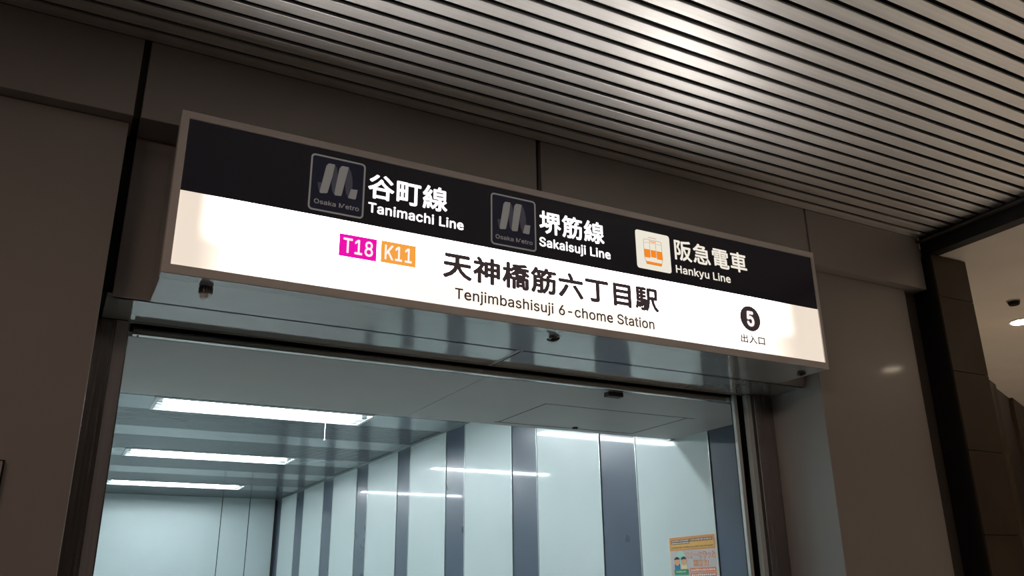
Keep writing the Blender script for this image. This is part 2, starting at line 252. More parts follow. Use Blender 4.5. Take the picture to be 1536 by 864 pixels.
# flat print: bezier outlines of the Latin letters (1/1000 units: left handle, point, right handle)
GLYPH = {"-":[[263,244,337,244,337,226,337,207,337,188,263,188,188,188,114,188,114,207,114,226,114,244,188,244]],"1":[[181,0,76,0,76,18,76,36,76,55,181,55,286,55,391,55,391,36,391,18,391,0,286,0],[250,509,276,509,276,339,276,170,276,0,255,0,234,0,212,0,212,149,212,299,212,448,211,448,210,448,209,448,168,418,127,388,86,358,86,381,86,404,86,427,123,454,161,481,198,509,224,509]],"5":[[254,-7,221,-7,191,-7,164,-1,140,11,116,23,97,39,83,60,69,81,61,104,60,130,81,130,101,130,122,130,124,115,129,101,138,89,147,77,159,67,173,60,188,53,204,50,221,50,242,50,260,55,276,64,292,74,305,87,314,104,323,121,328,141,328,162,328,184,323,204,314,221,304,238,291,252,275,262,258,272,239,277,218,277,201,277,184,274,167,268,151,263,138,255,128,246,108,248,88,250,67,253,77,338,86,423,96,509,186,509,276,509,366,509,366,490,366,471,366,452,294,452,222,452,151,452,145,402,139,352,134,301,135,301,135,301,136,301,147,311,161,319,178,325,194,331,211,334,229,334,253,334,274,329,294,321,313,313,331,301,345,285,359,270,371,252,379,231,387,210,391,188,391,163,391,130,384,101,369,76,354,50,334,30,309,15,283,1]],"6":[[258,-7,226,-7,195,-7,167,0,142,15,118,29,98,49,84,74,71,100,64,129,64,162,64,186,69,212,80,239,91,266,110,300,137,340,176,396,214,453,252,509,276,509,299,509,322,509,265,426,208,344,151,261,149,261,147,261,145,261,150,271,157,280,165,288,174,296,184,302,196,307,207,312,221,314,235,314,266,314,293,308,316,295,339,282,357,263,370,240,382,216,389,189,389,157,389,125,382,97,368,73,354,48,334,28,310,14,286,0],[207,48,226,48,246,48,264,53,279,63,294,72,306,85,314,101,323,118,327,136,327,157,327,178,323,197,314,213,306,230,294,242,279,251,264,261,246,265,226,265,207,265,189,261,174,252,159,243,147,230,138,214,129,198,125,179,125,158,125,137,129,118,138,102,147,85,159,72,174,63,189,53]],"8":[[260,-7,226,-7,192,-7,162,-1,136,11,109,24,89,40,74,62,59,83,52,108,52,135,52,157,56,177,65,195,74,213,86,229,101,241,116,253,133,261,153,265,153,265,153,266,153,267,128,273,108,287,93,308,78,329,70,353,70,380,70,406,77,429,90,450,104,470,122,486,146,498,169,510,196,516,226,516,256,516,283,510,306,498,329,486,348,470,361,450,375,429,382,406,382,380,382,353,374,329,359,308,344,287,325,273,300,267,300,266,300,265,300,265,319,261,336,253,351,241,366,229,378,213,387,195,396,177,401,157,401,135,401,108,393,83,378,62,364,40,343,24,317,11,291,-1],[204,49,226,49,249,49,268,53,285,60,301,68,314,78,323,91,332,105,337,121,337,139,337,158,332,174,322,189,313,203,300,214,283,223,266,231,247,235,226,235,205,235,186,231,169,223,152,214,139,203,130,189,120,174,115,158,115,139,115,121,120,105,129,91,138,78,151,68,167,60,184,53],[208,290,226,290,244,290,260,293,274,300,288,307,299,318,307,330,315,343,319,358,319,376,319,393,315,407,308,420,300,433,289,443,275,449,261,456,245,460,226,460,208,460,191,456,177,449,163,443,152,433,145,420,137,407,133,393,133,376,133,358,137,343,145,330,152,318,163,307,178,300,192,293]],"H":[[82,0,60,0,60,170,60,339,60,509,82,509,103,509,125,509,125,435,125,362,125,289,214,289,303,289,392,289,392,362,392,435,392,509,414,509,435,509,457,509,457,339,457,170,457,0,435,0,414,0,392,0,392,77,392,155,392,232,303,232,214,232,125,232,125,155,125,77,125,0,103,0]],"K":[[146,189,104,145,104,169,104,193,104,216,116,232,128,247,139,261,151,275,162,290,174,303,187,317,199,331,212,344,262,399,313,454,364,509,392,509,420,509,448,509,376,431,304,353,231,276,230,276,229,276,228,276,187,233],[82,0,60,0,60,170,60,339,60,509,82,509,103,509,125,509,125,451,125,392,125,334,124,298,124,261,124,225,124,214,124,204,125,193,125,129,125,64,125,0,103,0],[398,0,372,0,311,86,249,173,188,259,201,276,215,293,228,309,302,206,375,103,449,0,423,0]],"L":[[160,0,60,0,60,170,60,339,60,509,82,509,103,509,125,509,125,358,125,208,125,57,203,57,282,57,361,57,361,38,361,19,361,0,261,0]],"M":[[81,0,60,0,60,170,60,339,60,509,91,509,121,509,152,509,193,402,235,294,277,187,280,180,284,170,287,159,291,148,295,136,299,123,303,110,307,97,311,84,315,71,319,59,322,49,317,49,312,49,307,49,310,59,314,70,318,83,322,95,326,108,330,121,334,134,338,147,342,158,346,170,349,179,352,187,394,294,435,402,476,509,507,509,537,509,568,509,568,339,568,170,568,0,547,0,525,0,504,0,504,97,504,194,504,291,504,302,504,314,504,327,505,340,505,354,505,369,505,383,506,398,506,413,506,428,507,443,507,457,509,457,511,457,513,457,508,441,503,426,498,409,492,393,487,378,482,363,477,348,472,334,467,322,463,309,459,299,456,291,418,194,380,97,342,0,323,0,305,0,286,0,248,97,209,194,170,291,167,299,163,309,159,321,155,333,150,346,145,361,140,376,135,391,129,408,124,424,118,441,112,457,114,457,117,457,119,457,119,444,120,431,120,416,120,401,121,387,121,372,121,357,121,342,122,328,122,315,122,302,122,291,122,194,122,97,122,0,101,0]],"O":[[311,-7,267,-7,223,-7,184,4,150,25,116,46,90,76,70,115,50,154,40,201,40,254,40,308,50,354,70,393,90,432,116,462,150,484,184,505,223,516,267,516,311,516,350,505,384,484,418,462,444,432,464,393,483,354,493,308,493,254,493,201,483,154,464,115,444,76,418,46,384,25,350,4],[236,53,267,53,297,53,325,61,349,76,374,91,394,114,408,144,423,174,430,211,430,254,430,298,423,335,408,365,394,395,374,417,349,433,325,448,297,456,267,456,236,456,209,448,184,433,159,417,140,394,125,364,111,334,103,297,103,254,103,211,111,174,125,144,140,114,159,92,184,76,209,61]],"S":[[263,-9,224,-9,187,-9,155,-3,128,9,100,21,79,38,64,60,49,82,40,107,38,137,60,137,82,137,104,137,106,117,112,101,123,88,134,75,149,65,166,59,184,52,203,49,224,49,247,49,268,53,286,60,304,68,319,78,329,92,340,105,346,121,346,139,346,155,341,169,332,179,323,189,311,198,296,205,281,211,264,217,245,222,224,228,204,234,184,239,142,251,109,268,86,289,63,311,52,339,52,372,52,401,60,426,75,448,90,469,111,486,138,498,164,510,194,516,227,516,261,516,290,510,316,498,342,486,362,469,377,449,392,428,400,404,401,378,380,378,358,378,337,378,335,403,323,423,302,437,281,451,256,459,225,459,203,459,184,455,167,448,151,441,138,431,129,418,120,406,115,391,115,376,115,358,120,344,131,334,142,323,154,314,169,308,184,302,199,297,212,293,230,289,247,284,264,279,279,275,295,270,312,264,328,257,344,248,359,238,373,227,385,214,395,198,404,181,408,162,408,139,408,111,401,86,386,64,372,41,351,24,323,11,296,-2]],"T":[[85,452,32,452,32,471,32,490,32,509,160,509,288,509,417,509,417,490,417,471,417,452,363,452,310,452,257,452,257,301,257,151,257,0,235,0,214,0,193,0,193,151,193,301,193,452,139,452]],"a":[[182,-9,160,-9,136,-9,114,-4,94,5,75,14,59,27,48,45,36,62,30,83,30,108,30,130,35,147,43,161,52,175,63,185,78,193,92,201,108,207,125,211,143,215,160,218,178,220,201,223,219,225,234,227,248,228,258,231,265,235,272,239,276,245,276,255,276,255,276,256,276,257,276,272,273,286,267,297,261,308,252,316,240,322,228,328,213,331,196,331,178,331,162,328,149,322,136,317,126,309,118,301,110,292,104,283,100,274,80,280,61,285,41,291,50,314,62,332,79,346,95,360,113,369,133,375,153,381,173,384,194,384,208,384,223,383,239,379,255,376,271,370,286,360,301,351,313,338,322,320,332,303,337,280,337,251,337,168,337,84,337,0,317,0,297,0,277,0,277,17,277,35,277,52,275,52,274,52,272,52,268,43,261,34,252,25,243,15,230,7,215,1,200,-5],[155,45,170,45,193,45,212,50,228,59,243,68,255,79,263,93,271,107,276,122,276,138,276,155,276,173,276,190,273,187,268,184,259,182,251,180,242,178,231,176,221,174,210,172,200,171,190,170,182,169,175,168,161,166,147,163,134,159,121,154,111,148,103,139,96,131,92,119,92,105,92,92,95,81,102,72,109,63,118,57,130,52,142,48]],"b":[[261,-8,229,-8,206,-8,187,-4,172,4,158,12,146,21,138,31,129,42,123,51,118,59,116,59,114,59,112,59,112,39,112,20,112,0,92,0,72,0,53,0,53,170,53,339,53,509,73,509,93,509,114,509,114,446,114,382,114,319,115,319,117,319,118,319,123,327,129,336,137,346,145,356,157,365,171,373,186,381,205,384,229,384,261,384,289,376,313,361,337,345,356,322,370,293,383,263,390,229,390,189,390,149,383,114,370,84,356,55,337,32,313,16,289,0],[197,47,220,47,244,47,263,53,279,66,295,78,308,95,316,117,324,138,328,162,328,189,328,216,324,240,316,261,308,282,296,299,280,311,264,324,244,330,220,330,197,330,177,324,161,312,145,300,133,284,125,263,117,242,113,217,113,189,113,161,117,136,125,115,133,94,146,77,162,65,178,53]],"c":[[226,-8,207,-8,173,-8,143,0,117,16,91,33,71,56,56,85,41,114,34,149,34,187,34,227,41,262,56,291,71,321,91,343,117,360,143,376,173,384,207,384,226,384,243,382,260,377,276,372,292,365,305,356,319,347,330,335,340,322,350,309,357,294,362,277,342,272,322,267,303,262,300,272,296,281,290,289,285,297,278,305,270,311,262,317,253,322,242,325,232,328,220,330,207,330,182,330,161,323,145,310,129,297,116,280,108,258,100,237,96,213,96,187,96,162,100,139,108,117,116,96,129,79,145,66,161,53,182,46,207,46,220,46,232,48,243,52,253,55,263,60,271,66,279,72,286,80,292,89,297,97,301,107,304,117,324,112,343,107,363,102,358,85,351,70,341,56,332,43,320,31,306,21,293,12,277,4,261,-1,244,-6]],"e":[[364,85,364,109,321,80,279,63,234,63,162,63,120,102,108,177,196,177,283,177,371,177,371,316,308,384,209,384,106,384,34,307,34,193,34,89,99,-8,215,-8,279,-8,319,6,364,36,364,61],[172,226,110,226,120,286,154,319,210,319,263,319,295,283,298,226,235,226]],"h":[[114,249,114,227,114,151,114,76,114,0,93,0,73,0,53,0,53,170,53,339,53,509,73,509,93,509,114,509,114,435,114,361,114,287,110,287,106,287,102,287,114,322,131,347,152,362,174,377,199,384,227,384,253,384,276,379,295,369,315,358,330,342,341,321,352,299,357,273,357,240,357,160,357,80,357,0,337,0,316,0,296,0,296,78,296,157,296,235,296,265,288,288,273,304,258,321,237,329,210,329,192,329,175,325,161,317,146,309,135,298,126,283,118,267]],"i":[[73,0,53,0,53,126,53,253,53,379,73,379,93,379,114,379,114,253,114,126,114,0,93,0],[95,443,84,443,72,443,62,447,54,455,45,462,41,472,41,483,41,494,45,504,54,512,62,520,72,524,84,524,95,524,106,520,114,512,122,504,126,494,126,483,126,472,122,462,114,455,106,447]],"j":[[53,243,53,379,73,379,93,379,114,379,114,243,114,106,114,-30,114,-53,110,-73,102,-90,93,-107,81,-120,65,-129,48,-138,28,-143,4,-143,-1,-143,-5,-143,-10,-143,-10,-124,-10,-105,-10,-87,-6,-87,-2,-87,2,-87,20,-87,32,-82,40,-72,49,-62,53,-48,53,-29,53,107],[95,443,83,443,72,443,62,447,53,455,45,462,41,472,41,483,41,494,45,504,53,512,62,520,72,524,83,524,95,524,105,520,114,512,122,504,126,494,126,483,126,472,122,462,114,455,105,447]],"k":[[132,158,110,137,110,162,110,187,110,212,113,212,117,212,121,212,175,268,230,323,284,379,310,379,335,379,360,379,301,319,243,259,184,199,182,199,179,199,177,199,155,178],[73,0,53,0,53,170,53,339,53,509,73,509,93,509,114,509,114,339,114,170,114,0,93,0],[320,0,294,0,245,62,197,124,148,186,162,200,177,214,191,229,252,152,312,76,372,0,346,0]],"m":[[73,0,53,0,53,126,53,253,53,379,72,379,92,379,112,379,112,351,112,323,112,295,111,295,109,295,108,295,113,316,121,332,132,346,144,359,157,369,172,376,187,383,203,386,219,386,247,386,270,378,287,361,305,344,316,322,321,295,318,295,315,295,312,295,317,313,325,329,337,343,349,357,364,367,381,375,398,382,416,386,437,386,459,386,479,381,497,372,515,362,530,348,541,328,551,309,557,285,557,255,557,170,557,85,557,0,536,0,516,0,496,0,496,85,496,169,496,254,496,281,488,301,473,313,457,325,439,330,419,330,402,330,387,327,374,320,362,313,352,303,345,290,339,278,335,263,335,247,335,165,335,82,335,0,315,0,295,0,274,0,274,87,274,173,274,260,274,281,267,298,253,311,239,324,221,330,199,330,185,330,171,327,158,320,144,313,134,303,126,289,118,276,114,258,114,238,114,159,114,79,114,0,93,0]],"n":[[114,249,114,227,114,151,114,76,114,0,93,0,73,0,53,0,53,126,53,253,53,379,72,379,92,379,112,379,112,349,112,318,112,287,109,287,106,287,102,287,114,322,131,347,152,362,174,377,199,384,227,384,253,384,276,379,295,369,314,358,330,342,341,321,352,299,357,273,357,240,357,160,357,80,357,0,337,0,316,0,296,0,296,78,296,157,296,235,296,265,288,288,273,304,258,321,237,329,210,329,192,329,175,325,161,317,146,309,135,298,126,283,118,267]],"o":[[242,-8,207,-8,173,-8,143,0,117,16,91,33,71,56,56,85,41,114,34,149,34,187,34,227,41,262,56,291,71,321,91,343,117,360,143,376,173,384,207,384,242,384,273,376,299,360,325,343,345,321,359,291,374,262,381,227,381,187,381,149,374,114,359,85,345,56,325,33,299,16,273,0],[182,46,207,46,233,46,254,53,270,66,287,79,299,96,307,117,315,139,319,162,319,187,319,213,315,236,307,258,299,280,287,297,270,310,254,323,233,330,207,330,182,330,161,323,145,310,129,297,116,280,108,258,100,237,96,213,96,187,96,162,100,139,108,117,116,96,129,79,145,66,161,53]],"r":[[73,0,53,0,53,126,53,253,53,379,72,379,92,379,112,379,112,360,112,340,112,321,113,321,114,321,115,321,122,340,135,355,152,367,170,379,190,385,213,385,218,385,223,385,229,384,235,384,240,384,243,384,243,363,243,343,243,322,242,323,237,323,230,324,223,325,215,326,207,326,189,326,173,322,159,315,145,307,134,297,126,284,118,270,114,255,114,237,114,158,114,79,114,0,93,0]],"s":[[211,-8,182,-8,156,-8,133,-4,112,3,92,11,75,23,62,38,49,53,40,72,36,94,55,98,74,102,94,107,99,86,109,70,124,60,139,50,158,45,181,45,208,45,229,51,244,62,260,74,268,87,268,103,268,116,263,127,254,136,245,144,231,151,212,155,191,160,170,165,149,170,115,178,89,191,72,208,55,225,47,247,47,274,47,296,53,315,65,332,77,348,94,361,115,370,136,380,160,384,187,384,213,384,235,380,254,372,272,365,287,353,299,339,310,325,319,309,324,290,305,286,287,281,268,277,263,292,255,304,243,316,230,327,212,333,187,333,165,333,146,327,131,317,116,306,109,293,109,277,109,263,114,252,124,243,134,235,150,228,172,223,191,218,210,214,229,209,264,201,290,188,306,171,323,154,331,133,331,107,331,84,325,64,312,47,300,30,282,16,260,6,237,-3]],"t":[[138,379,204,379,204,362,204,344,204,327,138,327,72,327,6,327,6,344,6,362,6,379,72,379],[65,345,65,471,85,471,106,471,126,471,126,347,126,222,126,98,126,81,129,69,136,61,143,54,154,50,170,50,174,50,179,50,185,51,191,52,197,53,202,54,206,36,209,19,213,2,207,0,200,-2,192,-3,184,-4,176,-4,168,-4,136,-4,110,4,92,21,74,38,65,62,65,93,65,219]],"u":[[211,-5,182,-5,157,-5,134,0,115,11,95,21,80,37,69,59,58,80,53,107,53,139,53,219,53,299,53,379,73,379,93,379,114,379,114,301,114,222,114,144,114,114,121,91,137,75,152,58,173,50,200,50,218,50,235,54,249,62,264,70,275,81,283,97,292,112,296,131,296,153,296,228,296,304,296,379,316,379,337,379,357,379,357,253,357,126,357,0,337,0,318,0,298,0,298,31,298,61,298,92,301,92,304,92,307,92,295,57,279,32,257,17,235,2]],"y":[[51,-140,47,-139,52,-121,57,-103,61,-86,65,-86,68,-87,71,-87,83,-90,94,-91,104,-89,114,-87,122,-82,130,-74,138,-66,145,-53,151,-36,155,-24,159,-13,163,-1,114,126,66,252,17,379,40,379,62,379,84,379,111,305,138,230,165,155,174,132,181,109,187,87,193,64,199,42,206,21,198,21,191,21,184,21,190,42,196,64,202,87,209,110,216,132,224,155,251,230,278,305,305,379,327,379,349,379,371,379,316,234,260,88,204,-58,196,-78,187,-94,177,-107,166,-120,153,-129,139,-136,125,-142,109,-145,91,-145,81,-145,72,-144,65,-143,57,-142]]}
ADV = {" ":188,"-":453,"1":453,"5":453,"6":453,"8":453,"H":517,"K":467,"L":393,"M":628,"O":533,"S":447,"T":449,"a":389,"b":424,"c":396,"e":404,"h":410,"i":167,"j":167,"k":381,"m":610,"n":410,"o":415,"r":259,"s":365,"t":227,"u":410,"y":389}
FRONT = Matrix(((1, 0, 0, 0), (0, 0, -1, 0), (0, 1, 0, 0), (0, 0, 0, 1)))         # (x, y) -> (x, z), facing -y
SIDE = Matrix(((0, 0, -1, 0), (-1, 0, 0, 0), (0, 1, 0, 0), (0, 0, 0, 1)))          # (x, y) -> (-y, z), facing -x
def curve_mesh(name, cu):
    o = bpy.data.objects.new(name, cu); COL.objects.link(o)
    dg = bpy.context.evaluated_depsgraph_get(); dg.update()
    me = bpy.data.meshes.new_from_object(o.evaluated_get(dg))
    bpy.data.objects.remove(o)
    return me
def flat_curve(name, bold=0.0, ext=0.0):
    cu = bpy.data.curves.new(name, 'CURVE'); cu.dimensions = '2D'; cu.fill_mode = 'BOTH'; cu.offset = bold; cu.extrude = ext; cu.resolution_u = 5
    return cu
def place_letters(meshes, offs, mat, parent, name, plane, to3d, x0, x1, y0=None, y1=None, base=None, capscale=None, bold=0.0):
    """each character its own part; bold by laying shifted copies of the outline over each other"""
    lo = min(v.co.x + o for m_, o in zip(meshes, offs) for v in m_.vertices) - bold
    hi = max(v.co.x + o for m_, o in zip(meshes, offs) for v in m_.vertices) + bold
    sx = (x1 - x0) / (hi - lo)
    if base is None:
        b0 = min(v.co.y for m_ in meshes for v in m_.vertices) - bold; b1 = max(v.co.y for m_ in meshes for v in m_.vertices) + bold
        sy = (y1 - y0) / (b1 - b0); oy = y0 - b0 * sy
    else:
        sy = capscale; oy = base
    for me, off in zip(meshes, offs):
        vs = [v.co.copy() for v in me.vertices]; fs = [tuple(p.vertices) for p in me.polygons]
        V = []; Fs = []
        shifts = [(0, 0)] + ([(bold * math.cos(a * math.pi / 4), bold * math.sin(a * math.pi / 4)) for a in range(8)] if bold else [])
        for layer, (dx, dy) in enumerate(shifts):
            n = len(V)
            V += [(x0 + (v.x + off + dx - lo) * sx, oy + (v.y + dy) * sy, 0.00006 * layer) for v in vs]
            Fs += [tuple(k + n for k in t) for t in fs]
        m2 = bpy.data.meshes.new(name); m2.from_pydata(V, [], Fs); bpy.data.meshes.remove(me)
        place_flat(m2, plane, to3d); link(name, m2, mat, parent)
def latin(text, x0, x1, base, capheight, bold, mat, parent, name, plane, to3d=FRONT):
    pen = 0.0; ms = []; offs = []
    for ch in text:
        if ch != ' ':
            cu = flat_curve(name)
            for sp in GLYPH[ch]:
                n = len(sp) // 6; s = cu.splines.new('BEZIER'); s.bezier_points.add(n - 1); s.use_cyclic_u = True
                for i in range(n):
                    a = sp[6 * i:6 * i + 6]; b = s.bezier_points[i]
                    b.handle_left_type = b.handle_right_type = 'FREE'
                    b.co = (a[2] / 1000, a[3] / 1000, 0)
                    b.handle_left = (a[0] / 1000, a[1] / 1000, 0); b.handle_right = (a[4] / 1000, a[5] / 1000, 0)
            ms.append(curve_mesh(name, cu)); offs.append(pen)
        pen += ADV[ch] / 1000 + bold * 0.9
    place_letters(ms, offs, mat, parent, name, plane, to3d, x0, x1, base=base, capscale=capheight / 0.509, bold=bold)
def font_mesh(body):
    cu = bpy.data.curves.new('f', 'FONT'); cu.body = body; cu.resolution_u = 3; cu.fill_mode = 'BOTH'
    return curve_mesh('f', cu)
FULL = max(v.co.x for v in font_mesh('口口').vertices) - max(v.co.x for v in font_mesh('口').vertices)
def place_flat(me, plane, to3d):
    me.transform(to3d)
    off = Vector((0, plane, 0)) if to3d is FRONT else Vector((plane, 0, 0))
    me.transform(Matrix.Translation(off))
def kanji(text, x0, x1, z0, z1, bold, mat, parent, name, plane, to3d=FRONT):
    ms = [font_mesh(ch) for ch in text]
    place_letters(ms, [i * FULL * 1.03 for i in range(len(text))], mat, parent, name, plane, to3d, x0, x1, z0, z1, bold=bold)
def shape(name, loops, mat, parent, plane, to3d=FRONT, ext=0.0004, label=None):
    cu = flat_curve(name, 0.0, ext)
    for lp in loops:
        s = cu.splines.new('POLY'); s.points.add(len(lp) - 1); s.use_cyclic_u = True
        for i, p in enumerate(lp): s.points[i].co = (p[0], p[1], 0, 1)
    me = curve_mesh(name, cu); place_flat(me, plane, to3d)
    return link(name, me, mat, parent, label=label)
def rrect(x0, x1, z0, z1, rad, n=6):
    pts = []
    for cx, cz, a0 in ((x1 - rad, z1 - rad, 0), (x0 + rad, z1 - rad, 90), (x0 + rad, z0 + rad, 180), (x1 - rad, z0 + rad, 270)):
        for i in range(n + 1):
            a = math.radians(a0 + 90 * i / n); pts.append((cx + rad * math.cos(a), cz + rad * math.sin(a)))
    return pts
def rect(x0, x1, z0, z1): return [(x0, z0), (x1, z0), (x1, z1), (x0, z1)]
def disc(cx, cz, rad, n=40): return [(cx + rad * math.cos(2 * math.pi * i / n), cz + rad * math.sin(2 * math.pi * i / n)) for i in range(n)]

# ================================================================== LARGE STRUCTURE
# outer ground
g = box('floor_outside', (-14, 4.3, -14, 3.5, -0.2, 0.0), 'paving'); g['kind'] = 'structure'
g = box('floor_inside', (-0.35, 3.8, 3.5, 16.2, -0.2, 0.0), 'inner_floor'); g['kind'] = 'structure'
g = box('floor_passage', (4.3, 14, -14, 9.0, -0.2, 0.0), 'light_paving'); g['kind'] = 'structure'

# facade: upper fascia proud of the lower cladding, recessed header over the opening
wf = setting('wall_front', (1.7, 3.3, 0), 'dim grey metal clad facade around the lit station entrance')
ZF0, ZF1 = 3.232, 3.555
for x0, x1 in ((-3.36, -1.65), (-1.625, 0.058), (0.083, 1.722), (1.746, 3.391), (3.403, 4.31)):
    box('fascia_panel', (x0, x1, 2.99, 3.165, ZF0, ZF1), 'facade', wf, 0.003)
box('joint_backing', (-3.36, 4.305, 3.02, 3.2, ZF0 + 0.01, ZF1), 'fascia_joint', wf)
for x0, x1 in ((-3.36, -1.66), (-1.64, 0.05)):
    box('cladding_panel', (x0, x1, 3.048, 3.43, 0, ZF0 - 0.001), 'facade', wf, 0.003)
box('cladding_panel', (3.405, 4.19, 3.048, 3.43, 0, ZF0 - 0.001), 'facade', wf, 0.003)
box('side_filler', (4.19, 4.318, 3.085, 3.43, 0, 3.4), 'filler', wf)
box('header_backing', (0.05, 3.405, 3.165, 3.43, 2.612, 3.22), 'joint', wf)
box('header_panel', (0.085, 1.715, 3.148, 3.17, 2.6, 3.23), 'facade', wf, 0.002)
box('header_panel', (1.719, 3.403, 3.148, 3.17, 2.6, 3.23), 'facade', wf, 0.002)
box('soffit_panel', (0.068, 1.704, 3.150, 3.428, 2.6, 2.612), 'soffit', wf, 0.001)
box('soffit_panel', (1.731, 3.404, 3.150, 3.428, 2.6, 2.612), 'soffit', wf, 0.001)
box('soffit_joint_strip', (1.704, 1.727, 3.150, 3.428, 2.603, 2.612), 'board', wf)
# building mass above and behind the facade
box('upper_wall', (-3.36, 4.3, 3.2, 3.45, ZF0, 4.2), 'joint', wf)

# slatted outer ceiling
cl = setting('ceiling_outside', (1, 1, 3.6), 'slatted aluminium canopy ceiling over the pavement')
PITCH = 0.0785
slat_me = None
for k in range(56):
    yc = 2.764 + PITCH * 2.5 - PITCH * k
    if yc + 0.029 > 2.99: continue
    if slat_me is None:
        o = MB().box(-7.0, 4.325, -0.0285, 0.0285, 0.0, 0.011, bev=0.003).build('slat', 'slat')
        o.location = (0, yc, ZF1)
        o.location -= cl.location; o.parent = cl; slat_me = o.data
    else:
        o = bpy.data.objects.new('slat', slat_me); COL.objects.link(o); o.parent = cl
        o.location = Vector((0, yc, ZF1)) - cl.location
box('ceiling_void_board', (-7.0, 4.36, -1.6, 2.985, ZF1 + 0.14, ZF1 + 0.18), 'void', cl)
tb = setting('trim_1', (4.32, 0.7, 3.44))
box('flange', (4.285, 4.325, -1.6, 2.989, 3.520, 3.527), 'filler', tb)
box('fascia_plate', (4.32, 4.40, -1.6, 2.989, 3.44, 3.69), 'black_steel', tb, 0.002)

# door frame (stainless) and portal lining
tr = setting('trim_2', (1.7, 3.45, 0), 'dark brushed stainless lining of the doorway')
box('frame_post', (0.052, 0.165, 3.43, 3.53, 0, 2.598), 'stainless', tr, 0.002)
box('frame_reflection_strip', (0.122, 0.1645, 3.427, 3.432, 0, 2.597), 'stainless_reflection', tr)  # thin strip painting the bright reflection on the post
box('frame_edge', (0.1655, 0.169, 3.432, 3.53, 0, 2.598), 'bright_steel', tr)
box('frame_post', (3.275, 3.404, 3.40, 3.425, 0, 2.598), 'stainless', tr, 0.002)
box('soffit_edge', (0.16, 3.26, 3.429, 3.436, 2.594, 2.605), 'bright_steel', tr)

# portal ceiling (lowered board bulkhead) with side linings
pc = setting('ceiling_portal', (1.7, 4.0, 2.565), 'grey board ceiling just inside the doorway')
ZP = 2.565
hx0, hx1, hy0, hy1 = 2.285, 3.255, 3.93, 4.505
box('ceiling_board', (-0.185, 1.7285, 3.525, 4.58, ZP, ZP + 0.02), 'board', pc)
box('ceiling_board', (1.7315, 3.64, 3.525, hy0, ZP, ZP + 0.02), 'board', pc)
box('ceiling_board', (1.7315, 3.64, hy1, 4.58, ZP, ZP + 0.02), 'board', pc)
box('ceiling_board', (1.7315, hx0, hy0, hy1, ZP, ZP + 0.02), 'board', pc)
box('ceiling_board', (hx1, 3.64, hy0, hy1, ZP, ZP + 0.02), 'board', pc)
box('bulkhead_face', (-0.185, 3.64, 4.555, 4.58, ZP + 0.0201, 3.30), 'board', pc)
box('board_backing', (-0.185, 3.64, 3.525, 4.55, ZP + 0.021, ZP + 0.05), 'dark_line', pc)
box('corner_bracket', (3.60, 3.636, 4.545, 4.585, ZP - 0.012, ZP + 0.012), 'alu', pc, 0.003)

# inner side walls with alternating enamel panels
dark = [(3.60, 4.215), (5.01, 5.46), (6.44, 6.89), (7.92, 8.38), (9.43, 9.83), (10.94, 11.39), (12.51, 13.0), (14.15, 14.6), (15.66, 16.0)]
def side_wall(name, x, sgn, label, strip='blue_panel'):
    wr = setting(name, (x, 9.8, 0), label)
    a, b = sorted((x + sgn * 0.03, x + sgn * 0.14))
    box('wall_backing', (a, b, 3.55, 16.1, 0, 3.40), 'dark_line', wr)
    prev = None
    for d0, d1 in dark:
        if prev is not None:
            p, q = sorted((x, x + sgn * 0.029))
            box('white_panel', (p, q, prev + 0.012, d0 - 0.012, 0, 3.262), 'white_panel', wr, 0.003)
        p, q = sorted((x + sgn * 0.004, x + sgn * 0.029))
        box(strip, (p, q, d0 + 0.004, d1 - 0.004, 0, 3.262), strip, wr, 0.002)
        if prev is not None:
            p, q = sorted((x - sgn * 0.003, x + sgn * 0.02))
            box('edge_strip', (p, q, d0 - 0.009, d0 - 0.002, 0, 3.262), 'alu', wr)
        if d1 < 15.9:
            p, q = sorted((x - sgn * 0.003, x + sgn * 0.02))
            box('edge_strip', (p, q, d1 + 0.002, d1 + 0.009, 0, 3.262), 'alu', wr)
        prev = d1
    p, q = sorted((x - sgn * 0.012, x + sgn * 0.01))
    box('cornice', (p, q, 4.585, 15.995, 3.238, 3.259), 'plain_strip', wr)
    return wr
side_wall('wall_right', 3.64, 1, 'inner wall of tall white enamel panels with slate blue strips')
side_wall('wall_left', -0.185, -1, 'opposite inner wall of white enamel panels', 'white_panel')
wb = setting('wall_back', (1.7, 16.0, 0), 'far white panelled wall at the end of the lit passage')
box('wall_backing', (-0.35, 3.8, 16.02, 16.12, 0, 3.4), 'dark_line', wb)
for x0, x1 in ((-0.17, 2.675), (2.69, 3.15), (3.165, 3.60)):
    box('white_panel', (x0, x1, 16.0, 16.02, 0, 3.262), 'end_panel', wb, 0.003)
box('end_lining', (-0.19, 3.64, 3.53, 3.548, ZP + 0.055, 3.3), 'dark_line', wb)

